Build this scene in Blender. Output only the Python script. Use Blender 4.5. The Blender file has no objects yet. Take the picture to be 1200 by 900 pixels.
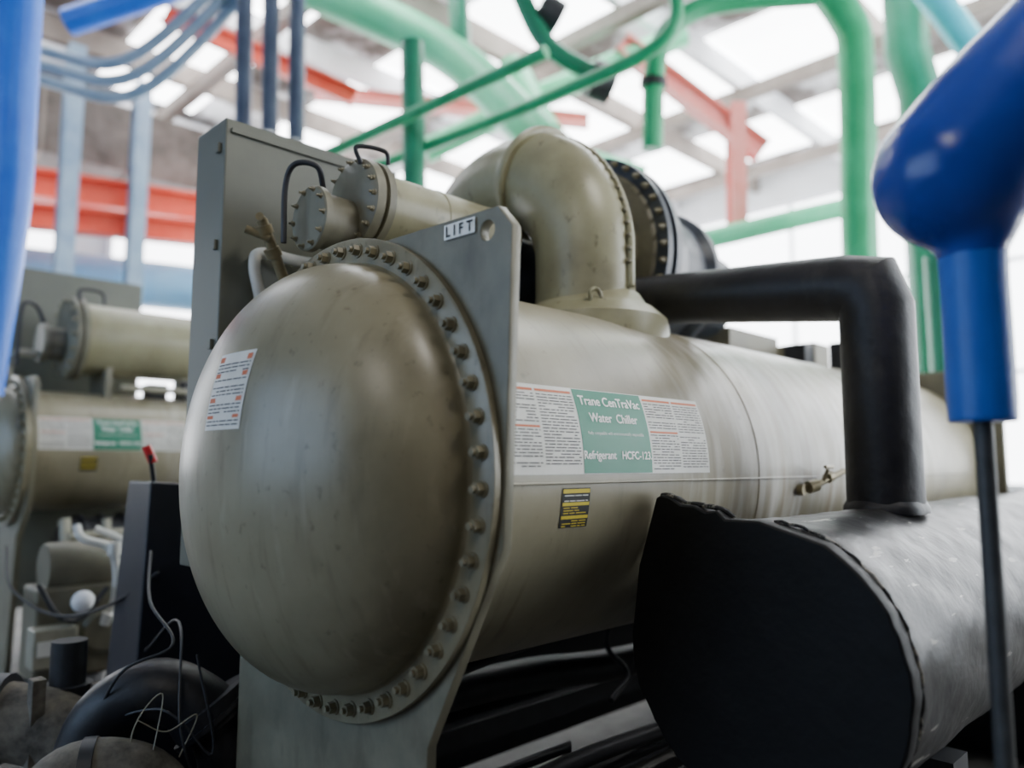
import bpy, bmesh, math, random
from mathutils import Vector, Matrix
random.seed(7)
scene=bpy.context.scene
C=scene.collection
def lin(c):
    c=c/255
    return c/12.92 if c<=.04045 else ((c+.055)/1.055)**2.4
def rgb(r,g,b): return (lin(r),lin(g),lin(b),1)
# ---------------------------------------------------------------- materials
def mat(name,c1,c2=None,rough=.5,metal=0,scale=4,rvar=.1,bump=.0,bscale=30,stretch=(1,1,1),lo=.35,hi=.7,spec=.5):
    m=bpy.data.materials.new(name); m.use_nodes=True
    nt=m.node_tree; N=nt.nodes; L=nt.links
    b=N['Principled BSDF']; b.inputs['Metallic'].default_value=metal
    b.inputs['Specular IOR Level'].default_value=spec
    tc=N.new('ShaderNodeTexCoord'); mp=N.new('ShaderNodeMapping'); mp.inputs['Scale'].default_value=stretch
    L.new(tc.outputs['Object'],mp.inputs['Vector'])
    n=N.new('ShaderNodeTexNoise'); n.inputs['Scale'].default_value=scale; n.inputs['Detail'].default_value=8; n.inputs['Roughness'].default_value=.62
    L.new(mp.outputs[0],n.inputs['Vector'])
    r=N.new('ShaderNodeValToRGB'); r.color_ramp.elements[0].position=lo; r.color_ramp.elements[1].position=hi
    r.color_ramp.elements[0].color=c1; r.color_ramp.elements[1].color=c2 or c1
    L.new(n.outputs['Fac'],r.inputs[0]); L.new(r.outputs[0],b.inputs['Base Color'])
    mr=N.new('ShaderNodeMapRange'); mr.inputs[3].default_value=max(0,rough-rvar); mr.inputs[4].default_value=rough+rvar
    L.new(n.outputs['Fac'],mr.inputs[0]); L.new(mr.outputs[0],b.inputs['Roughness'])
    if bump:
        n2=N.new('ShaderNodeTexNoise'); n2.inputs['Scale'].default_value=bscale; n2.inputs['Detail'].default_value=5
        L.new(mp.outputs[0],n2.inputs['Vector'])
        bp=N.new('ShaderNodeBump'); bp.inputs['Strength'].default_value=bump; bp.inputs['Distance'].default_value=.01
        L.new(n2.outputs['Fac'],bp.inputs['Height']); L.new(bp.outputs[0],b.inputs['Normal'])
    return m
def add_layer(m,color,scale,stretch,lo,hi,xr=None,amount=1.0):
    """second noise-driven layer of dirt / flakes, optionally limited to an x range"""
    nt=m.node_tree;N=nt.nodes;L=nt.links
    b=N['Principled BSDF']; src=b.inputs['Base Color'].links[0].from_socket
    tc=N.new('ShaderNodeTexCoord'); mp=N.new('ShaderNodeMapping'); mp.inputs['Scale'].default_value=stretch
    L.new(tc.outputs['Object'],mp.inputs['Vector'])
    n=N.new('ShaderNodeTexNoise'); n.inputs['Scale'].default_value=scale; n.inputs['Detail'].default_value=6
    L.new(mp.outputs[0],n.inputs['Vector'])
    mr=N.new('ShaderNodeMapRange'); mr.inputs[1].default_value=lo; mr.inputs[2].default_value=hi; mr.inputs[4].default_value=amount
    L.new(n.outputs['Fac'],mr.inputs[0]); fac=mr.outputs[0]
    if xr:
        sx=N.new('ShaderNodeSeparateXYZ'); L.new(tc.outputs['Object'],sx.inputs[0])
        a=N.new('ShaderNodeMapRange'); a.inputs[1].default_value=xr[0]; a.inputs[2].default_value=xr[1]
        L.new(sx.outputs[0],a.inputs[0])
        a2=N.new('ShaderNodeMapRange'); a2.inputs[1].default_value=xr[3]; a2.inputs[2].default_value=xr[2]
        L.new(sx.outputs[0],a2.inputs[0])
        mu=N.new('ShaderNodeMath'); mu.operation='MULTIPLY'; L.new(a.outputs[0],mu.inputs[0]); L.new(a2.outputs[0],mu.inputs[1])
        mu2=N.new('ShaderNodeMath'); mu2.operation='MULTIPLY'; L.new(mu.outputs[0],mu2.inputs[0]); L.new(fac,mu2.inputs[1]); fac=mu2.outputs[0]
    mx=N.new('ShaderNodeMix'); mx.data_type='RGBA'; mx.inputs[7].default_value=color
    L.new(fac,mx.inputs[0]); L.new(src,mx.inputs[6]); L.new(mx.outputs[2],b.inputs['Base Color'])
def emis(name,c,s):
    m=bpy.data.materials.new(name); m.use_nodes=True
    b=m.node_tree.nodes['Principled BSDF']; b.inputs['Base Color'].default_value=c
    b.inputs['Emission Color'].default_value=c; b.inputs['Emission Strength'].default_value=s
    return m
M_shell=mat('olive_paint',rgb(136,130,108),rgb(154,148,126),rough=.33,scale=3,bump=.08,bscale=6)
add_layer(M_shell,rgb(214,212,207),7,(2.2,1,.3),.42,.66,(2.2,3.2,4.6,5.6),.85)
add_layer(M_shell,rgb(120,78,50),6,(7,1,.2),.56,.68,(2.9,3.2,4.3,4.8),.75)
add_layer(M_shell,rgb(88,82,64),1.6,(1,1,1),.48,.72,None,.65)
add_layer(M_shell,rgb(84,76,58),5,(5,1,.5),.58,.75,None,.4)
add_layer(M_shell,rgb(84,76,58),26,(1,1,.6),.66,.76,None,.5)
M_dome=mat('dome_paint',rgb(126,120,97),rgb(147,141,117),rough=.32,scale=2.2,bump=.06,bscale=5)
add_layer(M_dome,rgb(86,78,58),2.6,(1,1,.7),.46,.68,None,.6)
add_layer(M_dome,rgb(84,74,54),8,(1,3,.45),.54,.74,None,.4)
add_layer(M_dome,rgb(80,70,50),34,(1,1,.8),.63,.73,None,.45)
add_layer(M_dome,rgb(170,163,142),11,(1,2,.4),.60,.76,None,.35)
M_plate=mat('plate_paint',rgb(106,104,88),rgb(128,125,107),rough=.45,scale=5,bump=.05)
add_layer(M_plate,rgb(74,68,54),7,(1,1,.5),.52,.72,None,.65)
M_bolt=mat('bolt_paint',rgb(134,128,104),rgb(108,102,80),rough=.42,scale=20)
M_cab=mat('cabinet_paint',rgb(90,93,84),rgb(104,107,96),rough=.4,scale=2)
M_elb=mat('elbow_paint',rgb(142,139,110),rgb(158,155,126),rough=.36,scale=4,bump=.12,bscale=14)
add_layer(M_elb,rgb(98,92,70),3,(1,1,1),.48,.73,None,.65)
add_layer(M_elb,rgb(84,76,54),24,(1,1,.6),.62,.72,None,.55)
M_comp=mat('compressor_dark',rgb(92,89,74),rgb(112,108,90),rough=.5,scale=6)
M_rim=mat('rim_dark',rgb(30,36,46),rgb(50,58,70),rough=.35,scale=12)
M_blk=mat('black_insulation',rgb(19,19,23),rgb(33,33,38),rough=.48,scale=8,bump=.6,bscale=9,rvar=.12,spec=.4)
add_layer(M_blk,rgb(90,86,80),6,(1,1,.6),.56,.8,None,.4)
M_tank=mat('tank_insulation',rgb(12,13,15),rgb(24,25,29),rough=.42,scale=5,bump=.9,bscale=8,rvar=.14,spec=.32)
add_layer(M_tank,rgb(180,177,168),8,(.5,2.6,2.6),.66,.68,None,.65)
add_layer(M_tank,rgb(4,4,5),6,(.6,2.2,2.2),.58,.60,None,.95)
add_layer(M_tank,rgb(90,87,82),2.5,(1,1,1),.48,.75,None,.28)
M_tankend=mat('tank_end_insulation',rgb(10,10,11),rgb(18,18,20),rough=.6,scale=5,bump=1.0,bscale=5,spec=.28)
M_edge=mat('frayed_edge',rgb(26,26,26),rgb(150,146,136),rough=.7,scale=22,bump=.6,lo=.5,hi=.6)
M_blue=mat('blue_gloss',rgb(13,50,142),rgb(20,66,165),rough=.24,scale=2,bump=.2,bscale=7)
M_blue2=mat('blue_sleeve',rgb(12,84,180),rgb(20,98,195),rough=.4,scale=5,bump=.25,bscale=20)
M_rod=mat('steel_rod',rgb(48,50,52),rgb(66,68,70),rough=.5,scale=20)
M_pipe=mat('dull_pipe',rgb(136,134,118),rgb(158,155,138),rough=.45,scale=10)
M_lpipe=mat('light_pipe',rgb(206,206,200),rgb(222,222,216),rough=.4,scale=10)
M_brass=mat('brass_valve',rgb(120,110,84),rgb(150,138,104),rough=.4,metal=.3,scale=20)
M_dark=mat('dark_metal',rgb(26,28,32),rgb(42,44,50),rough=.5,scale=10)
M_navy=mat('dark_cabinet',rgb(16,20,32),rgb(26,30,44),rough=.45,scale=4)
M_white=mat('label_white',rgb(222,222,216),rgb(208,208,201),rough=.5,scale=8)
M_lgreen=mat('label_green',rgb(24,116,90),rgb(32,128,100),rough=.5,scale=4)
M_ink=mat('label_ink',rgb(70,70,70),rough=.6)
M_orange=mat('label_orange',rgb(205,110,70),rough=.6)
M_yel=mat('label_yellow',rgb(200,180,40),rough=.6)
M_black=mat('label_black',rgb(18,18,18),rough=.6)
M_txt=mat('label_text_white',rgb(244,247,244),rough=.6)
M_conc=mat('concrete',rgb(58,56,52),rgb(100,97,92),rough=.8,scale=3,bump=.3)
M_ins=mat('grey_insulation',rgb(52,50,46),rgb(128,122,110),rough=.8,scale=9,bump=1,bscale=12)
M_g=mat('green_pipe_paint',rgb(20,152,98),rgb(40,170,116),rough=.4,scale=3)
M_gd=mat('dark_green_paint',rgb(12,112,82),rgb(24,130,98),rough=.4,scale=3)
M_gl=mat('light_green_paint',rgb(90,212,158),rgb(120,222,172),rough=.4,scale=3)
M_b=mat('blue_pipe_paint',rgb(20,100,215),rgb(40,122,228),rough=.4,scale=3)
M_bl=mat('light_blue_paint',rgb(130,185,225),rgb(155,200,232),rough=.4,scale=3)
M_bg=mat('blue_grey_conduit',rgb(120,145,170),rgb(150,170,190),rough=.4,scale=3)
M_dg=mat('dark_conduit',rgb(56,68,90),rgb(80,92,112),rough=.4,scale=3)
M_cy=mat('cyan_paint',rgb(60,190,210),rgb(80,205,225),rough=.4,scale=3)
M_r=mat('red_paint',rgb(225,70,45),rgb(235,98,72),rough=.5,scale=3)
M_pk=mat('faded_red_paint',rgb(240,130,125),rgb(245,155,150),rough=.5,scale=3)
M_wh=mat('white_steel',rgb(225,225,230),rgb(205,207,212),rough=.6,scale=2)
M_br=mat('brown_steel',rgb(112,100,92),rgb(142,132,124),rough=.7,scale=2)
M_duct=mat('brown_duct',rgb(64,56,50),rgb(112,102,96),rough=.7,scale=2)
M_ceil=mat('ceiling_panels',rgb(100,91,86),rgb(225,225,228),rough=.8,scale=.5,lo=.46,hi=.56)
M_wall=mat('wall_paint',rgb(190,190,192),rgb(215,217,220),rough=.8,scale=.6)
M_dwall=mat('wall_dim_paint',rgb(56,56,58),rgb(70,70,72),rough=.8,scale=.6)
M_win=emis('window_daylight',(.95,.97,1,1),7)
M_sky=emis('skylight_daylight',(.96,.98,1,1),10)
M_win2=emis('side_window_daylight',(.9,.95,1,1),9)
M_win3=emis('west_window_daylight',(.5,.7,1,1),2.6)
M_globe=mat('white_globe',rgb(240,242,246),rough=.3)
M_redh=mat('red_handle',rgb(200,20,28),rough=.4)
# ---------------------------------------------------------------- helpers
def empty(name):
    e=bpy.data.objects.new(name,None); C.objects.link(e); e.empty_display_size=.1; return e
def mk(name,bm,m,parent=None,smooth=False,ang=None,bevel=0):
    me=bpy.data.meshes.new(name); bmesh.ops.recalc_face_normals(bm,faces=bm.faces); bm.to_mesh(me); bm.free()
    o=bpy.data.objects.new(name,me); C.objects.link(o); me.materials.append(m)
    if smooth:
        for p in me.polygons: p.use_smooth=True
        if ang is not None: me.set_sharp_from_angle(angle=math.radians(ang))
    if bevel:
        b=o.modifiers.new('bevel','BEVEL'); b.width=bevel; b.segments=2; b.limit_method='ANGLE'
    if parent: o.parent=parent
    return o
def box(name,a,b,m,parent=None,bevel=.004):
    bm=bmesh.new(); bmesh.ops.create_cube(bm,size=1)
    for v in bm.verts: v.co=Vector([(a[i]+b[i])/2+v.co[i]*(b[i]-a[i]) for i in range(3)])
    return mk(name,bm,m,parent,bevel=bevel)
def boxes(name,lst,m,parent=None,bevel=0):
    bm=bmesh.new()
    for a,b in lst:
        r=bmesh.ops.create_cube(bm,size=1)
        for v in r['verts']: v.co=Vector([(a[i]+b[i])/2+v.co[i]*(b[i]-a[i]) for i in range(3)])
    return mk(name,bm,m,parent,bevel=bevel)
def lathe(name,prof,c,m,parent=None,axis='X',n=96,ang=35,jit=None):
    """prof: list of (pos along axis, radius); c: the two other coords"""
    bm=bmesh.new(); rings=[]
    for (p,r) in prof:
        ring=[]
        for i in range(n):
            t=2*math.pi*i/n; rr=r
            if jit: rr=r+jit(p,t) if r>0.01 else r
            u,v=rr*math.cos(t),rr*math.sin(t)
            if axis=='X': co=(p,c[0]+u,c[1]+v)
            elif axis=='Y': co=(c[0]+u,p,c[1]+v)
            else: co=(c[0]+u,c[1]+v,p)
            ring.append(bm.verts.new(co))
        rings.append(ring)
    for a,b in zip(rings[:-1],rings[1:]):
        for i in range(n): bm.faces.new((a[i],a[(i+1)%n],b[(i+1)%n],b[i]))
    if prof[0][1]>1e-4: bm.faces.new(rings[0])
    if prof[-1][1]>1e-4: bm.faces.new(rings[-1])
    bmesh.ops.remove_doubles(bm,verts=bm.verts,dist=1e-5)
    return mk(name,bm,m,parent,True,ang)
def cr(pts,k=8):
    P=[Vector(p) for p in pts]; out=[]
    E=[P[0]*2-P[1]]+P+[P[-1]*2-P[-2]]
    for i in range(1,len(E)-2):
        for j in range(k):
            t=j/k; a,b,c,d=E[i-1],E[i],E[i+1],E[i+2]
            out.append(.5*((2*b)+(-a+c)*t+(2*a-5*b+4*c-d)*t*t+(-a+3*b-3*c+d)*t**3))
    out.append(P[-1]); return out
def addtube(bm,pts,rad,n=20,smooth=True,k=8):
    m0=len(pts)
    P=cr(pts,k) if smooth and m0>2 else [Vector(p) for p in pts]
    if isinstance(rad,(int,float)): R=[rad]*len(P)
    elif len(P)!=m0:
        R=[]
        for i in range(len(P)):
            s=i/(len(P)-1)*(m0-1); j=min(int(s),m0-2); R.append(rad[j]+(rad[j+1]-rad[j])*(s-j))
    else: R=list(rad)
    T=[]
    for i in range(len(P)):
        if i==0: t=P[1]-P[0]
        elif i==len(P)-1: t=P[-1]-P[-2]
        else: t=(P[i+1]-P[i]).normalized()+(P[i]-P[i-1]).normalized()
        T.append(t.normalized())
    up=Vector((0,0,1)) if abs(T[0].z)<.9 else Vector((1,0,0))
    u=T[0].cross(up).normalized(); rings=[]
    for i,p in enumerate(P):
        u=(u-T[i]*u.dot(T[i])).normalized(); v=T[i].cross(u)
        sc=1.0; bis=None
        if 0<i<len(P)-1:
            d1=(P[i]-P[i-1]).normalized(); d2=(P[i+1]-P[i]).normalized()
            ca=math.sqrt(max(.05,(1+d1.dot(d2))/2)); k1=(d2-d1)
            if k1.length>1e-4: bis=k1.normalized(); sc=1/ca
        ring=[]
        for j in range(n):
            a=2*math.pi*j/n; o=(u*math.cos(a)+v*math.sin(a))*R[i]
            if bis is not None: o=o+bis*o.dot(bis)*(sc-1)
            ring.append(bm.verts.new(p+o))
        rings.append(ring)
    for a,b in zip(rings[:-1],rings[1:]):
        for i in range(n): bm.faces.new((a[i],a[(i+1)%n],b[(i+1)%n],b[i]))
    bm.faces.new(rings[0]); bm.faces.new(rings[-1])
def tube(name,pts,rad,m,parent=None,n=20,smooth=True,k=8,ang=40):
    bm=bmesh.new(); addtube(bm,pts,rad,n,smooth,k); return mk(name,bm,m,parent,True,ang)
def tubes(name,lst,m,parent=None,n=14,smooth=True):
    bm=bmesh.new()
    for pts,r in lst: addtube(bm,pts,r,n,smooth)
    return mk(name,bm,m,parent,True,40)
def bolts(name,x,c,R,num,m,parent=None,r=.02,h=.03,a0=0,a1=360,off=0):
    """hex bolts pointing towards -X"""
    bm=bmesh.new()
    for i in range(num):
        t=math.radians(a0+(a1-a0)*i/num+off); y,z=c[0]+R*math.cos(t),c[1]+R*math.sin(t)
        for (rr,xa,xb,sg) in ((r*1.3,x,x-.006,16),(r,x-.006,x-h,6),(r*.55,x-h,x-h-.012,10)):
            q=bmesh.ops.create_cone(bm,cap_ends=True,segments=sg,radius1=rr,radius2=rr*.94,depth=abs(xb-xa))
            Mx=Matrix.Translation(((xa+xb)/2,y,z))@Matrix.Rotation(-math.pi/2,4,'Y')@Matrix.Rotation(random.random()*2,4,'Z')
            bmesh.ops.transform(bm,matrix=Mx,verts=q['verts'])
    return mk(name,bm,m,parent)
def plateX(name,outline,x0,x1,m,parent=None,holes=(),bevel=.003):
    """flat plate in a YZ plane from a 2D outline (y,z), with circular holes"""
    cu=bpy.data.curves.new(name+'_c','CURVE'); cu.dimensions='2D'; cu.fill_mode='BOTH'; cu.extrude=(x1-x0)/2-bevel; cu.resolution_u=1
    cu.bevel_depth=bevel; cu.bevel_resolution=1; cu.offset=-bevel
    def sp(pts):
        s=cu.splines.new('POLY'); s.points.add(len(pts)-1); s.use_cyclic_u=True
        for i,p in enumerate(pts): s.points[i].co=(p[0],p[1],0,1)
    sp(outline)
    for (hy,hz,hr) in holes: sp([(hy+hr*math.cos(2*math.pi*i/24),hz+hr*math.sin(2*math.pi*i/24)) for i in range(24)])
    o=bpy.data.objects.new(name+'_c',cu); C.objects.link(o)
    bpy.context.view_layer.update()
    me=bpy.data.meshes.new_from_object(o.evaluated_get(bpy.context.evaluated_depsgraph_get()))
    bpy.data.objects.remove(o)
    mid=(x0+x1)/2
    for v in me.vertices:
        a,b,c=v.co; v.co=(mid+c,a,b)
    me.materials.clear(); me.materials.append(m)
    ob=bpy.data.objects.new(name,me); C.objects.link(ob)
    if parent: ob.parent=parent
    return ob
def grid_patch(name,f,u0,u1,v0,v1,m,parent,nu=2,nv=8,off=.002):
    bm=bmesh.new(); G=[[bm.verts.new(f(u0+(u1-u0)*i/nu,v0+(v1-v0)*j/nv,off)) for j in range(nv+1)] for i in range(nu+1)]
    for i in range(nu):
        for j in range(nv): bm.faces.new((G[i][j],G[i+1][j],G[i+1][j+1],G[i][j+1]))
    return mk(name,bm,m,parent,True)
def rects(name,f,lst,m,parent,off=.003,nv=2):
    bm=bmesh.new()
    for (u0,u1,v0,v1) in lst:
        n=nv; G=[[bm.verts.new(f(u0+(u1-u0)*i,v0+(v1-v0)*j/n,off)) for j in range(n+1)] for i in range(2)]
        for j in range(n): bm.faces.new((G[0][j],G[1][j],G[1][j+1],G[0][j+1]))
    return mk(name,bm,m,parent)
def text(name,s,size,f,u,v,m,parent,off=.004,align='CENTER',bold=0.0):
    """lettering; bold = stroke thickening by overprinting slightly shifted copies"""
    for k,(du,dv) in enumerate([(0,0)] if not bold else [(-bold,0),(bold,0),(0,bold*.7),(0,-bold*.7)]):
        cu=bpy.data.curves.new(name+'_f','FONT'); cu.body=s; cu.size=size; cu.align_x=align
        o=bpy.data.objects.new(name+'_f',cu); C.objects.link(o); bpy.context.view_layer.update()
        me=bpy.data.meshes.new_from_object(o.evaluated_get(bpy.context.evaluated_depsgraph_get())); bpy.data.objects.remove(o)
        for w in me.vertices: w.co=Vector(f(u+w.co.x+du,v+w.co.y+dv,off+k*.0002))
        me.materials.clear(); me.materials.append(m)
        ob=bpy.data.objects.new(name,me); C.objects.link(ob); ob.parent=parent
def textlines(f,u0,u1,vtop,vbot,step,name,m,parent,hh=.35):
    L=[];v=vtop
    while v>vbot:
        u=u0
        while u<u1-.006:
            w=random.uniform(.012,.05); e=min(u+w,u1)
            if random.random()<.92: L.append((u,e,v-step*hh,v))
            u=e+.005
        if random.random()<.12: v-=step
        v-=step
    return rects(name,f,L,m,parent,nv=1)
def chiller_label(f,u0,u1,g0,g1,H,v0,parent):
    """wide instruction label: white / green / white"""
    grid_patch('label_paper',f,u0,u1,v0,v0+H,M_white,parent)
    grid_patch('label_green_panel',f,g0,g1,v0+.01*H,v0+.99*H,M_lgreen,parent,off=.003)
    c=(g0+g1)/2; k=H/.274
    text('label_title','Trane CenTraVac',.044*k,f,c,v0+H*.80,M_txt,parent,bold=.0014*k)
    text('label_subtitle','Water  Chiller',.042*k,f,c,v0+H*.60,M_txt,parent,bold=.0014*k)
    text('label_note','Fully compatible with environmentally responsible',.0145*k,f,c,v0+H*.45,M_txt,parent)
    text('label_refrigerant','Refrigerant   HCFC-123.',.036*k,f,c,v0+H*.17,M_txt,parent,bold=.0014*k)
    for (a,b,nm) in ((u0+.01,g0-.01,'a'),(g1+.01,u1-.01,'b')):
        mid=(a+b)/2
        rects('label_headers_'+nm,f,[(a,mid-.005,v0+H*.92,v0+H*.95),(mid+.005,b,v0+H*.92,v0+H*.95),(a,mid-.005,v0+H*.5,v0+H*.525)],M_orange,parent)
        textlines(f,a,mid-.006,v0+H*.89,v0+H*.56,H*.035,'label_text_'+nm+'1',M_ink,parent)
        textlines(f,a,mid-.006,v0+H*.48,v0+H*.05,H*.035,'label_text_'+nm+'2',M_ink,parent)
        textlines(f,mid+.006,b,v0+H*.89,v0+H*.05,H*.035,'label_text_'+nm+'3',M_ink,parent)
def arc(c,r,a0,a1,n):
    return [(c[0]+r*math.cos(math.radians(a0+(a1-a0)*i/n)),c[1]+r*math.sin(math.radians(a0+(a1-a0)*i/n))) for i in range(n+1)]

# ================================================================ MAIN CHILLER
Y0,Z0,R=2.19,1.525,.668
ch=empty('water_chiller')
lathe('evaporator_shell',[(1.42,R),(2.95,R),(2.953,R+.003),(2.965,R+.003),(2.968,R),(4.6,R),(4.603,R+.003),(4.615,R+.003),(4.618,R),(6.32,R)],(Y0,Z0),M_shell,ch,n=128)
X1=1.345; DR=.676; DD=.380; PW=1.10   # slightly squarer than an ellipsoid
def dome_x(r): 
    q=max(0,min(1,r/DR)); s=q**(PW)
    return X1-DD*math.sqrt(max(0,1-s*s))
prof=[]
for i in range(49):
    a=math.pi/2*i/48; s=math.sin(a); prof.append((X1-DD*math.cos(a),DR*s**(1/PW)))
prof+=[(X1+.008,.679),(1.358,.685),(1.36,.757),(1.364,.765),(1.386,.765),(1.389,.759),(1.39,.74)]
lathe('waterbox_dome',prof,(Y0,Z0),M_dome,ch,n=128)
lathe('gasket_ring',[(1.388,.752),(1.396,.752)],(Y0,Z0),M_dark,ch,n=128)
bolts('flange_bolts',1.36,(Y0,Z0),.722,48,M_bolt,ch,r=.0185,h=.028,off=3)
out=[(Y0+.02,Z0+.735),(Y0-.745,Z0+.72),(Y0-.80,Z0+.655),(Y0-.775,Z0+.0),(Y0-.765,Z0-.19),(Y0-.47,Z0-.75),(Y0-.45,.02),(Y0+.66,.02),(Y0+.66,Z0-.56)]
out+=arc((Y0,Z0),.78,-40,88,24)
plateX('tube_sheet',out,1.392,1.425,M_plate,ch,holes=[(1.487,2.185,.028)])
sg=lambda u,v,o:(1.396-o-.006,1.597-u,2.212+v-u*0.02)
grid_patch('lift_sign',sg,-.066,.066,-.022,.022,M_txt,ch,off=.004)
text('lift_lettering','L I F T',.044,sg,0,-.015,M_black,ch,off=.006,bold=.001)
cy=lambda u,s,o:(u,Y0-(R+o)*math.cos(s/R),Z0+(R+o)*math.sin(s/R))
chiller_label(cy,1.475,2.565,1.834,2.195,.276,-.004,ch)
tube('shell_seam',[(1.43,*cy(0,-.03,.001)[1:]),(6.3,*cy(0,-.03,.001)[1:])],.004,M_shell,ch,n=8)
grid_patch('caution_label',cy,1.735,1.865,-.165,-.045,M_black,ch,nv=4)
rects('caution_bars',cy,[(1.738,1.862,-.06,-.048),(1.738,1.862,-.098,-.088),(1.738,1.862,-.138,-.128)],M_yel,ch,nv=1)
textlines(cy,1.745,1.855,-.066,-.084,.008,'caution_text_a',M_white,ch)
textlines(cy,1.745,1.855,-.103,-.125,.008,'caution_text_b',M_yel,ch)
textlines(cy,1.745,1.855,-.143,-.16,.008,'caution_text_c',M_yel,ch)
def dome(u,v,o):
    y=2.15-u; z=1.765+v
    return (dome_x(math.hypot(y-Y0,z-Z0))-o,y,z)
grid_patch('dome_label',dome,-.11,.10,-.115,.115,M_white,ch,nu=10,nv=10)
rects('dome_label_headers',dome,[(-.1,.09,.088,.105),(-.1,.09,.040,.054),(-.1,.09,-.034,-.020),(-.1,.09,-.082,-.072)],M_orange,ch,off=.004)
textlines(dome,-.1,.09,.082,.058,.011,'dome_label_text_a',M_ink,ch)
textlines(dome,-.1,.09,.034,-.015,.011,'dome_label_text_b',M_ink,ch)
textlines(dome,-.1,.09,-.040,-.065,.011,'dome_label_text_c',M_ink,ch)
textlines(dome,-.1,.09,-.088,-.108,.011,'dome_label_text_d',M_ink,ch)
plateX('far_tube_sheet',[(Y0-.60,Z0+.72),(Y0-.80,Z0+.4),(Y0-.80,Z0-.3),(Y0-.5,Z0-.76),(Y0-.5,.02),(Y0+.62,.02),(Y0+.75,Z0-.3),(Y0+.75,Z0+.4),(Y0+.6,Z0+.72)],6.32,6.37,M_plate,ch)
prof2=[(6.37,.77),(6.43,.77),(6.431,.66)]+[(6.44+.32*math.sin(math.pi/2*i/16),.655*math.cos(math.pi/2*i/16)) for i in range(17)]
lathe('far_waterbox_dome',prof2,(Y0,Z0),M_dome,ch)
lathe('condenser_shell',[(2.45,.44),(6.32,.44)],(3.78,1.35),M_shell,ch)
boxes('condenser_supports',[((2.6,3.45,.0),(2.7,4.1,.97)),((5.8,3.45,.0),(5.9,4.1,.97))],M_plate,ch)
# control cabinet
box('control_cabinet',(1.277,2.9,1.15),(2.12,3.17,2.94),M_cab,ch,bevel=.008)
boxes('cabinet_hardware',[((1.262,2.93,2.80),(1.279,2.955,2.84)),((1.262,2.93,2.40),(1.279,2.955,2.44)),((1.262,2.93,2.0),(1.279,2.955,2.04)),((1.30,2.888,2.88),(2.10,2.902,2.90))],M_cab,ch,.002)
boxes('cabinet_stand',[((1.72,2.95,0),(1.79,3.02,1.16)),((2.0,2.95,0),(2.07,3.02,1.16)),((1.72,3.08,0),(1.79,3.15,1.16)),((2.0,3.08,0),(2.07,3.15,1.16))],M_dark,ch)
# suction elbow (inverted U)
ec=2.66
pts=[(ec,Y0,2.05),(ec,Y0,2.30),(ec,Y0,2.50)]
rad=[.24,.225,.226]
for i in range(1,17):
    a=math.pi*i/16
    pts.append((ec,Y0+.44-.44*math.cos(a),2.50+.44*math.sin(a)))
    rad.append((.228+.018*math.sin(a)) if i<7 else .222)
pts+= [(ec,3.07,2.2),(ec,3.07,1.82)]; rad+=[.21,.21]
tube('suction_elbow',pts,rad,M_elb,ch,n=48,k=3,ang=60)
def ringseam(name,p,t,r,w,m,parent,n=48):
    p=Vector(p);t=Vector(t).normalized()
    bm=bmesh.new(); addtube(bm,[p-t*w,p-t*w*.6,p+t*w*.6,p+t*w],[r*.97,r,r,r*.97],n,False); return mk(name,bm,m,parent,True,30)
a=math.radians(68); ringseam('elbow_joint_flange',(ec,Y0+.44-.44*math.cos(a),2.50+.44*math.sin(a)),(0,math.sin(a),math.cos(a)),.275,.022,M_elb,ch)
bm=bmesh.new()
rg=[(ec+.03,Y0+.44-(.44+.236)*math.cos(math.radians(q)),2.50+(.44+.236)*math.sin(math.radians(q))) for q in range(-6,68,5)]
addtube(bm,[(rg[0][0],rg[0][1],2.32)]+rg,.016,8)
mk('elbow_ridge',bm,M_elb,ch,True)
bm=bmesh.new()
for p in rg[::1]:
    q=bmesh.ops.create_uvsphere(bm,u_segments=8,v_segments=6,radius=.012); bmesh.ops.translate(bm,vec=(p[0]-.018,p[1]-.004,p[2]+.004),verts=q['verts'])
mk('elbow_ridge_bolts',bm,M_bolt,ch,True)
lathe('elbow_base_flange',[(1.98,.36),(2.15,.355),(2.19,.35),(2.235,.30),(2.245,.29),(2.26,.26),(2.31,.228)],(ec+.03,Y0),M_elb,ch,axis='Z')
tube('lifting_lug',[(2.47,2.0,2.22),(2.45,1.99,2.27),(2.49,1.98,2.28),(2.51,1.97,2.22)],.009,M_elb,ch,n=8)
# compressor
cc=(2.70,2.67)
lathe('compressor_casing',[(3.12,0.001),(3.12,.16),(3.17,.18),(3.18,.36),(3.22,.40),(3.22,.50),(3.24,.52)],cc,M_comp,ch)
lathe('compressor_rim',[(3.235,.54),(3.235,.585),(3.27,.59),(3.27,.555),(3.31,.555),(3.31,.59),(3.36,.585),(3.36,.5)],cc,M_rim,ch)
bolts('compressor_bolts',3.235,cc,.56,40,M_bolt,ch,r=.014,h=.022)
lathe('compressor_volute',[(3.36,.50),(3.55,.50),(3.62,.46),(3.62,.42),(3.9,.40),(3.95,.44),(4.0,.44),(4.02,.30),(4.5,.28),(4.55,.2),(4.551,.001)],cc,M_rim,ch)
tube('compressor_handle',[(3.12,2.45,2.72),(3.02,2.42,2.72),(3.02,2.34,2.70),(3.12,2.30,2.70)],.014,M_comp,ch,n=10)
lathe('compressor_drive',[(2.25,.001),(2.25,.19),(2.30,.215),(2.34,.215),(2.34,.20),(3.15,.20)],(2.63,2.45),M_rim,ch)
boxes('compressor_feet',[((3.4,2.4,1.9),(3.5,3.1,2.3)),((3.8,2.5,1.9),(3.9,3.0,2.3))],M_comp,ch)
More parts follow.
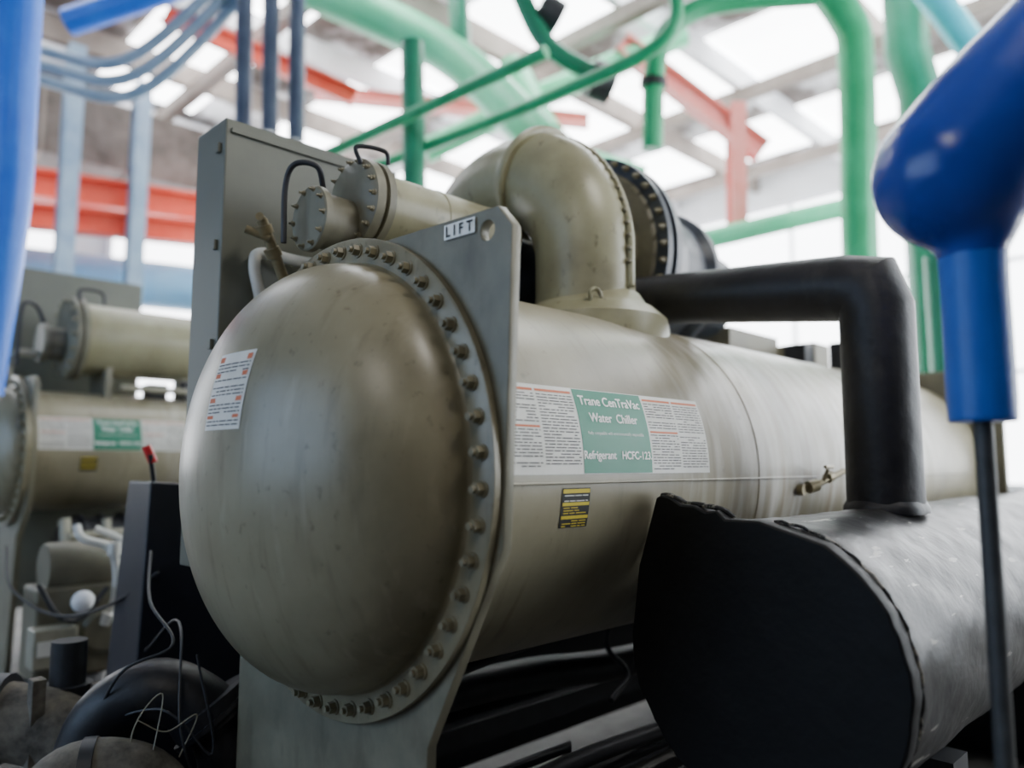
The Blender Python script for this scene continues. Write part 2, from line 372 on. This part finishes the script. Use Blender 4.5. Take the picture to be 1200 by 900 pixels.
# purge vessel
pc=(2.50,2.57)
lathe('purge_drum',[(1.71,.142),(2.0,.142),(2.003,.145),(2.01,.145),(2.013,.142),(2.42,.142),(2.44,.12),(2.441,.001)],pc,M_elb,ch)
lathe('purge_flange',[(1.60,.001),(1.60,.14),(1.62,.172),(1.655,.175),(1.657,.16),(1.672,.16),(1.674,.175),(1.705,.175),(1.71,.14)],pc,M_plate,ch)
bolts('purge_flange_bolts',1.615,pc,.155,16,M_bolt,ch,r=.010,h=.016)
lathe('purge_tank_small',[(1.445,.001),(1.445,.118),(1.45,.125),(1.475,.125),(1.478,.105),(1.62,.105)],(2.53,2.475),M_plate,ch)
bolts('purge_small_bolts',1.447,(2.53,2.475),.108,10,M_bolt,ch,r=.009,h=.012)
tube('purge_loop_pipe',[(1.50,2.52,2.60),(1.46,2.50,2.67),(1.40,2.56,2.68),(1.385,2.60,2.60),(1.385,2.60,2.38)],.011,M_dark,ch,n=10)
tube('purge_loop_pipe_b',[(1.60,2.42,2.70),(1.58,2.42,2.76),(1.68,2.38,2.76),(1.70,2.38,2.71)],.009,M_dark,ch,n=10)
tube('refrigerant_line',[(1.44,2.86,2.0),(1.43,2.86,2.2),(1.40,2.86,2.34),(1.43,2.86,2.40),(1.58,2.80,2.38),(1.78,2.7,2.37)],.024,M_lpipe,ch,n=14)
tube('refrigerant_line_b',[(1.50,2.80,2.02),(1.50,2.80,2.22),(1.56,2.78,2.30),(1.75,2.7,2.30)],.012,M_pipe,ch,n=12)
tubes('service_valve',[([(1.37,2.75,2.50),(1.50,2.78,2.26)],.022),([(1.375,2.755,2.48),(1.39,2.76,2.45)],.036),([(1.42,2.765,2.40),(1.44,2.77,2.37)],.032),([(1.32,2.78,2.46),(1.40,2.74,2.43)],.016),([(1.35,2.73,2.505),(1.39,2.78,2.51)],.016)],M_brass,ch,smooth=False)
plateX('purge_bracket',[(2.38,2.05),(2.38,2.38),(2.44,2.42),(2.60,2.42),(2.66,2.38),(2.66,2.05)],1.60,1.62,M_plate,ch)
plateX('purge_bracket_b',[(2.38,2.05),(2.38,2.46),(2.62,2.46),(2.66,2.05)],2.2,2.22,M_plate,ch)
tubes('drain_valve',[([(3.32,1.53,1.44),(3.42,1.47,1.47),(3.60,1.44,1.52)],.014),([(3.36,1.50,1.45),(3.40,1.48,1.46)],.028),([(3.47,1.46,1.49),(3.50,1.455,1.50)],.024),([(3.32,1.56,1.44),(3.32,1.50,1.44)],.025),([(3.43,1.46,1.48),(3.43,1.44,1.53)],.008),([(3.38,1.43,1.54),(3.48,1.44,1.54)],.008)],M_brass,ch,smooth=False)
boxes('junction_boxes',[((4.6,2.55,2.05),(5.3,2.9,2.47)),((5.35,2.3,2.15),(5.6,2.6,2.42))],M_comp,ch,.01)
boxes('relay_boxes',[((5.1,1.95,2.17),(5.25,2.1,2.36)),((4.85,2.15,2.17),(4.98,2.3,2.34))],M_dark,ch,.01)
# under-shell piping
tubes('lower_piping',[([(1.95,2.5,.62),(2.6,2.5,.60),(3.4,2.42,.56),(5.6,2.4,.56)],.075),([(1.75,2.2,.78),(2.6,2.25,.84),(3.6,2.3,.86)],.022),([(2.48,2.1,.3),(3.3,1.9,.42),(4.5,1.8,.5)],.03),([(3.0,2.3,.86),(2.9,2.28,.72),(2.95,2.2,.6),(2.7,2.1,.55)],.012),([(1.7,1.95,.40),(2.3,1.95,.45),(3.2,1.9,.44)],.035)],M_dark,ch)
tubes('pipe_stand',[([(1.9,2.05,.0),(1.9,2.05,.46),(2.35,2.05,.46),(2.35,2.05,.0)],.02)],M_dark,ch,smooth=False)
boxes('lower_frame',[((1.9,1.75,.28),(6.3,1.83,.38)),((1.9,2.7,.28),(6.3,2.78,.38)),((1.5,2.5,.0),(6.3,2.62,.10)),((1.6,2.9,.1),(6.3,2.95,.9))],M_dark,ch,.004)

# ================================================================ BLACK INSULATED TANK
tk=empty('insulated_tank')
ty,tz,tr=1.15,.95,.43
jit=lambda p,t:.003*math.sin(7*t+p*5)+.002*math.sin(13*t-p*13)+.0015*math.sin(23*t+p*31)
pf=[(2.235,tr-.008)]+[(2.25+i*.05,tr) for i in range(96)]
lathe('tank_body',pf,(ty,tz),M_tank,tk,n=160,jit=jit,ang=60)
o1=[]
for q in range(0,336,4):
    d=math.radians(q); rr=tr+.003+random.uniform(-.003,.003)
    dy,dz=rr*math.cos(d),rr*math.sin(d)
    if q<118: continue
    o1.append((ty+dy,tz+dz))
o1=[(ty+.43,tz-.13),(ty+.45,tz-.05),(ty+.452,tz+.03),(ty+.42,tz+.26),(ty+.345,tz+.49),(ty+.325,tz+.50),(ty+.29,tz+.495),(ty+.25,tz+.472),(ty+.20,tz+.47),(ty+.16,tz+.452),(ty+.12,tz+.458),(ty+.09,tz+.432),(ty-.02,tz+.432)]+[p for p in o1 if not (p[0]>ty-.04 and p[1]>tz)]
plateX('tank_end_cover',o1,2.175,2.245,M_tankend,tk,bevel=.008)
ed=[]
for q in range(95,330,3):
    d=math.radians(q); rr=tr+.002+random.uniform(-.003,.003)
    ed.append((2.247+random.uniform(-.005,.005),ty+rr*math.cos(d),tz+rr*math.sin(d)))
tube('tank_frayed_edge',ed,.005,M_edge,tk,n=8,k=2)
tube('tank_frayed_corner',[(2.20,ty+.335,tz+.497),(2.19,ty+.29,tz+.497),(2.20,ty+.25,tz+.474),(2.20,ty+.2,tz+.472),(2.21,ty+.12,tz+.46),(2.23,ty+.09,tz+.435)],.009,M_edge,tk,n=8,k=3)
boxes('tank_saddles',[((2.75,.80,0),(2.9,1.5,.62)),((4.9,.80,0),(5.05,1.5,.62))],M_dark,tk)
# ================================================================ INSULATED PIPE
ip=empty('insulated_pipe')
ps=[(3.2,1.12,1.36),(3.2,1.12,1.76),(3.2,1.12,2.17),(3.2,1.15,2.255),(3.195,1.25,2.28),(3.16,2.0,2.35),(3.14,2.32,2.375)]
tube('pipe_insulation',ps,[.142,.141,.141,.142,.138,.122,.117],M_blk,ip,n=40,smooth=False,ang=25)
lathe('insulation_foot',[(1.365,.155),(1.385,.155),(1.40,.147),(1.41,.141)],(3.2,1.12),M_blk,ip,axis='Z',jit=lambda p,t:.005*math.sin(5*t))
# ================================================================ BLUE PIPE
bp=empty('blue_insulated_pipe')
bm=bmesh.new()
def nosed(bm):
    P0=Vector((1.93,.49,2.215)); d=Vector((.30,-.30,.42)).normalized()
    pts=[];rr=[]; r0=.175
    for i in range(13):
        a=math.pi/2*i/12; pts.append(P0-d*r0*math.cos(a)); rr.append(max(.004,r0*math.sin(a)))
    for s,r_ in ((.06,.18),(.14,.187),(.25,.19),(.5,.19),(.9,.19),(1.8,.19)):
        pts.append(P0+d*s); rr.append(r_)
    addtube(bm,pts,rr,40,False)
nosed(bm)
addtube(bm,[(1.95,.467,1.98),(1.95,.467,2.03),(1.95,.467,2.08),(1.95,.467,2.2)],[.068,.072,.10,.14],32,False)
ob=mk('pipe_body',bm,M_blue,bp,True)
rm=ob.modifiers.new('remesh','REMESH'); rm.mode='VOXEL'; rm.voxel_size=.012; rm.use_smooth_shade=True
sm=ob.modifiers.new('smooth','SMOOTH'); sm.iterations=10; sm.factor=.6
lathe('support_sleeve',[(1.645,.02),(1.645,.064),(1.65,.068),(1.70,.070),(1.95,.069),(2.04,.071),(2.055,.075),(2.07,.071)],(1.95,.467),M_blue2,bp,axis='Z')
lathe('support_post',[(0,.02),(1.66,.02)],(1.95,.467),M_rod,bp,axis='Z',n=24)
lathe('post_foot',[(0,.09),(.012,.09),(.013,.02)],(1.95,.467),M_rod,bp,axis='Z',n=24)
# ================================================================ SECOND CHILLER
c2=empty('water_chiller')
y2,z2,r2=6.75,1.66,.455
lathe('evaporator_shell',[(1.48,r2),(3.0,r2),(6.5,r2)],(y2,z2),M_shell,c2)
pf=[(1.40-.2*math.cos(math.pi/2*i/20),.47*math.sin(math.pi/2*i/20)) for i in range(21)]+[(1.401,.56),(1.44,.56),(1.441,.5)]
lathe('waterbox_dome',pf,(y2,z2),M_dome,c2)
bolts('flange_bolts',1.401,(y2,z2),.515,36,M_bolt,c2,r=.016,h=.025)
plateX('tube_sheet',[(y2-.42,z2+.53),(y2-.49,z2+.47),(y2-.49,z2-.38),(y2-.40,z2-.5),(y2-.26,z2-.62),(y2-.20,.02),(y2+.2,.02),(y2+.26,z2-.62),(y2+.49,z2-.38),(y2+.49,z2+.53)],1.442,1.48,M_plate,c2)
cy2=lambda u,s,o:(u,y2-(r2+o)*math.cos(s/r2),z2+(r2+o)*math.sin(s/r2))
chiller_label(cy2,1.50,2.56,1.86,2.21,.25,.0,c2)
grid_patch('caution_label',cy2,1.78,1.90,-.16,-.05,M_black,c2,nv=4,off=.002)
rects('caution_bars',cy2,[(1.785,1.895,-.065,-.055),(1.785,1.895,-.1,-.09),(1.785,1.895,-.135,-.125)],M_yel,c2,off=.004)
lathe('purge_drum',[(1.85,.285),(3.6,.285)],(6.75,2.55),M_elb,c2)
lathe('purge_flange',[(1.74,.001),(1.74,.27),(1.75,.32),(1.785,.325),(1.787,.30),(1.80,.30),(1.802,.325),(1.84,.325),(1.85,.28)],(6.75,2.55),M_plate,c2)
bolts('purge_bolts',1.75,(6.75,2.55),.295,16,M_bolt,c2,r=.016,h=.025)
lathe('purge_tank_small',[(1.58,.001),(1.58,.15),(1.62,.155),(1.63,.13),(1.75,.13)],(6.8,2.50),M_plate,c2)
tubes('purge_pipes',[([(1.62,6.8,2.62),(1.55,6.8,2.78),(1.45,6.75,2.78),(1.43,6.75,2.6),(1.43,6.75,2.3)],.016),([(1.80,6.6,2.83),(1.80,6.6,2.92),(1.95,6.6,2.92),(1.98,6.6,2.82)],.014)],M_dark,c2)
tube('refrigerant_line',[(1.42,6.9,2.0),(1.40,6.85,2.3),(1.44,6.8,2.4),(1.6,6.8,2.4)],.03,M_pipe,c2)
boxes('drum_supports',[((2.0,6.55,2.05),(2.05,6.95,2.32)),((2.9,6.55,2.05),(2.95,6.95,2.32))],M_plate,c2)
box('control_cabinet',(1.45,7.3,.4),(2.5,7.6,3.19),M_cab,c2,bevel=.01)
boxes('valve_cluster',[((2.35,6.6,2.08),(2.5,6.75,2.22)),((2.6,6.5,2.1),(2.68,6.6,2.25))],M_dark,c2)
tubes('valve_pipes',[([(2.1,6.5,2.16),(2.9,6.5,2.16)],.025),([(2.65,6.7,2.1),(2.65,6.7,2.5)],.06)],M_pipe,c2)
tube('eye_bolt',[(1.30+.035*math.cos(t*.7),6.55,2.24+.035*math.sin(t*.7)) for t in range(10)],.012,M_brass,c2,n=8,k=3)
lathe('oil_cooler',[(1.75,.001),(1.75,.3),(2.6,.3)],(6.5,.85),M_dark,c2)
for i in range(5):
    ringseam('cooler_band',(1.85+.15*i,6.5,.85),(1,0,0),.325,.02,M_dark,c2)
tubes('lower_piping',[([(1.7,6.3,1.15),(1.7,6.2,.9),(1.75,6.2,.5)],.04),([(1.95,6.2,1.15),(1.95,6.15,.9),(2.0,6.1,.5)],.03),([(1.65,6.0,1.05),(2.4,6.0,1.08)],.03)],M_pipe,c2)
boxes('lower_frame',[((1.55,6.2,.25),(5.5,6.3,.35))],M_dark,c2)

# ================================================================ LEFT CLUTTER
dc=empty('motor_starter_panel')
bm=bmesh.new()
v=[(1.34,3.8,0),(2.3,3.8,0),(2.3,4.25,0),(1.34,4.25,0),(1.40,3.85,1.47),(2.3,3.85,1.40),(2.3,4.15,1.40),(1.40,4.15,1.47)]
V=[bm.verts.new(p) for p in v]
for f in ((0,1,2,3),(4,5,6,7),(0,1,5,4),(1,2,6,5),(2,3,7,6),(3,0,4,7)): bm.faces.new([V[i] for i in f])
mk('panel_body',bm,M_navy,dc,bevel=.01)
tubes('panel_handle',[([(1.44,3.92,1.47),(1.41,3.9,1.60)],.012)],M_dark,dc,smooth=False)
tubes('handle_grip',[([(1.43,3.91,1.56),(1.40,3.93,1.64)],.022)],M_redh,dc,smooth=False)
pp=empty('oil_pump')
box('pump_body',(1.22,4.95,.35),(1.66,5.25,.86),M_comp,pp,bevel=.02)
box('terminal_box',(1.18,4.80,.45),(1.40,4.95,.66),M_pipe,pp,bevel=.01)
box('pump_nameplate',(1.20,4.795,.52),(1.33,4.80,.60),M_white,pp,bevel=.0)
lathe('pump_motor',[(1.28,.14),(1.30,.15),(1.62,.15),(1.64,.14)],(5.1,.95),M_comp,pp)
lathe('pump_cover',[(4.86,.001),(4.86,.10),(4.88,.12),(4.96,.12)],(1.55,.60),M_plate,pp,axis='Y')
bm=bmesh.new()
for i in range(8):
    q=bmesh.ops.create_uvsphere(bm,u_segments=8,v_segments=6,radius=.014); bmesh.ops.translate(bm,vec=(1.55+.095*math.cos(i*.785),4.875,.60+.095*math.sin(i*.785)),verts=q['verts'])
mk('pump_cover_bolts',bm,M_bolt,pp,True)
lathe('gauge_globe',[(4.86-.062*math.cos(math.pi*i/16),.062*math.sin(math.pi*i/16)+.0001) for i in range(17)],(1.43,.78),M_globe,pp,axis='Y')
tubes('pump_pipes',[([(1.55,4.9,.62),(1.60,4.86,.8),(1.57,4.86,1.05),(1.42,4.9,1.13),(1.40,4.95,1.20)],.022),([(1.68,4.9,.6),(1.68,4.88,.9),(1.66,4.88,1.08),(1.5,4.95,1.18)],.018)],M_lpipe,pp)
tubes('pump_valves',[([(1.57,4.83,1.03),(1.57,4.83,1.10)],.035),([(1.55,4.88,.64),(1.57,4.86,.70)],.035),([(1.62,4.86,.94),(1.68,4.86,.94)],.03)],M_lpipe,pp,smooth=False)
tubes('pump_hose',[([(1.2,4.85,.9),(1.3,4.8,.72),(1.42,4.82,.70),(1.55,4.84,.85)],.014)],M_dark,pp)
lathe('pump_base',[(0,.25),(.03,.25),(.04,.2),(.35,.2)],(1.42,5.1),M_dark,pp,axis='Z')
fp=empty('insulated_drain_pipe')
tube('insulated_bend',[(1.0,3.32,.0),(1.0,3.32,.32),(1.06,3.27,.58),(1.22,3.14,.68),(1.40,3.02,.54),(1.45,2.99,.30),(1.46,2.98,0)],.12,M_blk,fp,n=28)
tubes('bend_flange',[([(1.36,3.045,.63),(1.40,3.02,.56)],.165),([(1.385,3.03,.585),(1.395,3.023,.57)],.18),([(1.01,3.31,.36),(1.015,3.305,.42)],.15)],M_blk,fp,smooth=False,n=28)
tube('insulated_branch',[(.50,4.05,.52),(.80,3.8,.52),(1.05,3.6,.42),(1.2,3.5,.1),(1.2,3.5,0)],.15,M_ins,fp,n=24)
tube('insulated_branch_b',[(.70,3.0,.32),(.88,3.05,.48),(1.08,2.95,.46),(1.20,2.88,.28),(1.22,2.88,0)],.10,M_ins,fp,n=24)
tube('black_fitting',[(1.06,3.75,.45),(1.06,3.75,.80)],.07,M_dark,fp,n=20)
tubes('fitting_collars',[([(1.06,3.75,.58),(1.06,3.75,.62)],.10),([(.80,3.80,.52),(.85,3.765,.52)],.175),([(.92,3.04,.48),(.96,3.02,.48)],.118)],M_dark,fp,smooth=False,n=20)
boxes('fitting_brackets',[((.88,3.55,.0),(.93,3.62,.70)),((1.13,3.62,.5),(1.22,3.70,.62))],M_ins,fp,.004)
cb=empty('loose_cable')
tubes('cable_strands',[([(1.2,5.6,1.05),(1.15,5.2,.85),(1.25,4.7,.75),(1.35,4.2,.85),(1.42,3.76,1.05)],.008),([(1.0,3.3,.48),(1.05,3.1,.78),(1.2,3.0,.88),(1.22,3.3,1.0),(1.38,3.75,1.15)],.006),([(.95,3.4,.5),(1.15,2.98,.66),(1.3,2.85,.5),(1.25,2.9,.85)],.005),([(1.3,2.9,.3),(1.2,2.9,.6),(1.3,3.2,.92),(1.38,3.76,.7)],.005)],M_dark,cb,n=8)
tubes('wire_strands',[([(1.1,3.0,.3),(1.05,2.95,.6),(1.15,2.95,.72),(1.1,2.9,.5)],.0025),([(1.2,2.9,.5),(1.25,2.88,.64),(1.15,2.9,.60),(1.05,2.9,.66)],.0025)],M_pipe,cb,n=6)

# ================================================================ OVERHEAD PIPES
def pipe(name,pts,r,m,smooth=True,coll=None):
    e=empty(name); tube('run',pts,r,m,e,n=24,smooth=smooth)
    if coll: tubes('flanges',coll,M_dark,e,smooth=False)
    return e
pipe('green_pipe',[(6.6,2.7,5.8),(6.15,3.18,5.76),(5.85,3.49,5.67),(5.66,3.70,5.42),(5.64,3.80,5.1),(5.67,3.86,4.41)],.095,M_g,coll=[([(5.64,3.81,5.05),(5.645,3.82,4.98)],.125)])
pipe('green_pipe',[(7.0,3.5,7.4),(7.76,2.92,6.28),(7.92,2.85,5.66),(8.09,2.96,3.8),(8.1,2.96,1.5),(8.1,2.96,0)],.18,M_g)
pipe('green_pipe',[(9.23,2.73,7.7),(9.31,2.77,6.37),(9.46,2.7,5.87),(9.46,2.7,0)],.24,M_gd,smooth=False)
pipe('green_pipe',[(6.4,6.0,3.95),(7.48,4.94,4.08),(9.07,3.27,4.58),(10,2.3,4.7)],.12,M_gl)
pipe('green_pipe',[(4.07,7.88,7.26),(5.48,6.61,6.37),(5.69,5.19,4.86)],.24,M_gl)
pipe('green_pipe',[(4.63,6.1,5.92),(4.76,6.1,2.3)],.12,M_gd,smooth=False)
pipe('green_pipe',[(3.9,8.5,4.7),(4.19,6.7,4.84),(4.57,4.16,5.03)],.06,M_g)
pipe('green_pipe',[(4.67,6.94,4.79),(5.0,4.45,4.9),(5.27,3.44,5.14),(5.29,3.34,5.68)],.06,M_g)
pipe('green_pipe',[(5.5,6.45,7.6),(5.6,6.4,6.0)],.12,M_gd,smooth=False)
pipe('green_pipe',[(6.73,6.73,6.68),(6.51,5.74,5.22),(7.21,5.09,4.83)],.2,M_gl)
pipe('green_pipe',[(7.57,2.1,3.44),(7.6,2.1,0)],.11,M_gd,smooth=False)
pipe('green_pipe',[(5.31,5.31,6.63),(5.61,5.11,5.92),(6.02,4.76,5.57)],.1,M_gd,coll=[([(5.95,4.8,5.55),(6.15,4.7,5.5)],.2),([(5.55,5.15,6.3),(5.75,5.05,6.2)],.18)])
pipe('green_pipe',[(6.0,7.6,5.6),(7.06,6.44,6.35),(8.4,5.2,7.2)],.16,M_gl,smooth=False)
pipe('blue_pipe',[(1.05,5.56,5.6),(1.09,5.67,3.9),(1.11,5.76,3.18),(1.05,5.86,2.0)],.13,M_b)
pipe('blue_pipe',[(1.6,12.9,4.3),(4.91,11.7,4.25)],.36,M_bl,smooth=False)
pipe('blue_pipe',[(2.08,8.62,6.14),(2.93,7.7,6.54)],.14,M_b,smooth=False)
for d in (0,.16,.32):
    pipe('conduit',[(1.2,9.4,6.2-d),(1.98,8.77,5.82-d),(2.55+d*.4,8.21,5.76-d),(3.2+d*.6,7.52,6.6-d*.4),(3.5+d*.6,7.2,7.2)],.06,M_bg)
pipe('blue_pipe',[(7.8,2.8,7.2),(8.33,2.3,6.54),(8.83,1.92,5.75),(9.3,1.5,5.0)],.15,M_cy)
pipe('conduit',[(3.32,7.28,7.7),(3.45,7.41,5.04)],.085,M_dg,False)
pipe('conduit',[(3.52,7.09,7.7),(3.65,7.22,4.99)],.085,M_dg,False)
pipe('conduit',[(3.71,6.89,7.7),(3.85,7.03,4.91)],.085,M_dg,False)
def beam(name,a,b,w,h,m):
    a=Vector(a);b=Vector(b);d=(b-a).normalized(); s=d.cross(Vector((0,0,1)))
    if s.length<.05: s=Vector((1,0,0))
    s.normalize(); u=s.cross(d).normalized(); bm=bmesh.new()
    sec=[(-w,-h),(w,-h),(w,-h*.75),(w*.2,-h*.75),(w*.2,h*.75),(w,h*.75),(w,h),(-w,h),(-w,h*.75),(-w*.2,h*.75),(-w*.2,-h*.75),(-w,-h*.75)]
    A=[bm.verts.new(a+s*x+u*y) for x,y in sec]; B=[bm.verts.new(b+s*x+u*y) for x,y in sec]
    for i in range(12): bm.faces.new((A[i],A[(i+1)%12],B[(i+1)%12],B[i]))
    bm.faces.new(A); bm.faces.new(B)
    return mk(name,bm,m)
beam('steel_beam',(1.2,12.1,5.35),(5.2,11.2,5.42),.12,.2,M_r)
beam('steel_beam',(1.9,11.82,4.85),(4.7,11.26,5.0),.12,.17,M_r)
beam('steel_beam',(7.7,5.7,7.0),(9.1,4.5,5.6),.1,.14,M_pk)
beam('steel_beam',(8.82,4.7,6.2),(8.92,4.8,4.5),.1,.14,M_pk)
beam('steel_beam',(3.5,9.9,7.4),(5.3,8.2,6.3),.08,.12,M_r)
beam('steel_beam',(5.5,9.5,6.9),(8.5,6.9,6.6),.08,.1,M_pk)
beam('steel_column',(2.72,10.8,7.0),(2.72,10.8,0),.1,.1,M_bg)
beam('steel_column',(3.7,11.2,7.0),(3.7,11.2,0),.1,.1,M_bg)
ad=empty('air_duct')
box('duct_run',(.6,11.9,5.9),(5.2,12.7,6.9),M_duct,ad,bevel=.02)
boxes('duct_flanges',[((x,11.86,5.86),(x+.05,12.74,6.94)) for x in (1.4,2.6,3.8,5.0)],M_br,ad)
# ================================================================ ROOM
box('floor',(-6,-4,-.1),(15,14,0),M_conc,bevel=0)
box('ceiling',(-6,-4,7.8),(15,14,7.95),M_ceil,bevel=0)
box('wall_east',(15,-4,0),(15.15,14,7.8),M_wall,bevel=0)
box('wall_north',(-6,14,0),(15,14.15,7.8),M_wall,bevel=0)
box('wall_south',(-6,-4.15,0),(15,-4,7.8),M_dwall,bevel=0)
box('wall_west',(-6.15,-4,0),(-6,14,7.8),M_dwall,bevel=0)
wn=1
def window(a,b,nrm,m):
    global wn
    e=empty('window_%d'%wn); wn+=1
    box('daylight_pane',a,b,m,e,bevel=0)
    fr=[]; 
    ax=1 if nrm=='x' else 0; L=b[ax]-a[ax]; n=max(2,int(L/2.2))
    for i in range(n+1):
        p=a[ax]+L*i/n; lo=list(a);hi=list(b); lo[ax]=p-.04;hi[ax]=p+.04; k=0 if nrm=='x' else 1
        lo[k]-=.04;hi[k]+=.04; fr.append((lo,hi))
    for i in range(4):
        p=a[2]+(b[2]-a[2])*i/3; lo=list(a);hi=list(b); lo[2]=p-.04;hi[2]=p+.04; k=0 if nrm=='x' else 1
        lo[k]-=.04;hi[k]+=.04; fr.append((lo,hi))
    boxes('mullions',fr,M_wh,e)
window((14.93,-3,1.2),(14.97,3.6,6.9),'x',M_win)
window((14.93,4.6,1.2),(14.97,9,6.9),'x',M_win)
window((14.93,9.8,1.2),(14.97,13.2,6.9),'x',M_win)
window((-1,13.93,1.6),(3.4,13.97,5.6),'y',M_win)
window((4.2,13.93,1.2),(8.6,13.97,6.9),'y',M_win)
window((9.4,13.93,1.2),(14.2,13.97,6.9),'y',M_win)
window((6.0,-3.97,1.0),(12.0,-3.93,6.5),'y',M_win2)
window((-5.97,1.5,1.2),(-5.93,9.5,5.5),'x',M_win3)
for (x,y0,y1) in ((.5,8,13.2),(3.6,5,13.2),(6.6,1,13.2),(9.6,-3,13.2),(12.6,-3,13.2)):
    box('skylight_panel',(x,y0,7.74),(x+1.6,y1,7.79),M_sky,bevel=0)
bl=[];bw=[]
for i in range(9):
    y=-2.5+i*2
    (bl if i%2 else bw).append(((-6,y,7.35),(15,y+.12,7.7)))
for i in range(7):
    x=-4.6+i*3
    bl.append(((x,-4,7.1),(x+.16,14,7.3)))
boxes('roof_joists',bl,M_br); boxes('roof_purlins',bw,M_wh)
# ---------------------------------------------------------------- lights
def area(name,loc,tgt,sx,sy,e,col=(1,1,1)):
    l=bpy.data.lights.new(name,'AREA'); l.shape='RECTANGLE'; l.size=sx; l.size_y=sy; l.energy=e; l.color=col
    o=bpy.data.objects.new(name,l); C.objects.link(o); o.location=loc
    o.rotation_euler=(Vector(tgt)-Vector(loc)).to_track_quat('-Z','Y').to_euler(); return o
area('fill_light',(2.4,-.4,5.6),(2.2,2.0,1.6),.9,.9,85,(1,.95,.86))  # added area light overhead, brings out highlights on the upper surfaces
area('fill_light',(-2.0,-.2,5.0),(1.2,2.2,1.4),1.4,1.4,45,(1,.94,.84))  # added fill light behind the camera, brightens the dome; not a room fixture
w=bpy.data.worlds.new('World'); scene.world=w; w.use_nodes=True
w.node_tree.nodes['Background'].inputs[0].default_value=(.7,.8,1,1); w.node_tree.nodes['Background'].inputs[1].default_value=.3
# ---------------------------------------------------------------- camera
cam=bpy.data.cameras.new('camera'); co=bpy.data.objects.new('camera',cam); C.objects.link(co)
cam.sensor_width=36; cam.lens=27; cam.clip_start=.05
co.location=(0,0,1.55); co.rotation_euler=(math.radians(96),0,math.radians(-45))
cam.dof.use_dof=True; cam.dof.focus_distance=2.55; cam.dof.aperture_fstop=.75
scene.camera=co
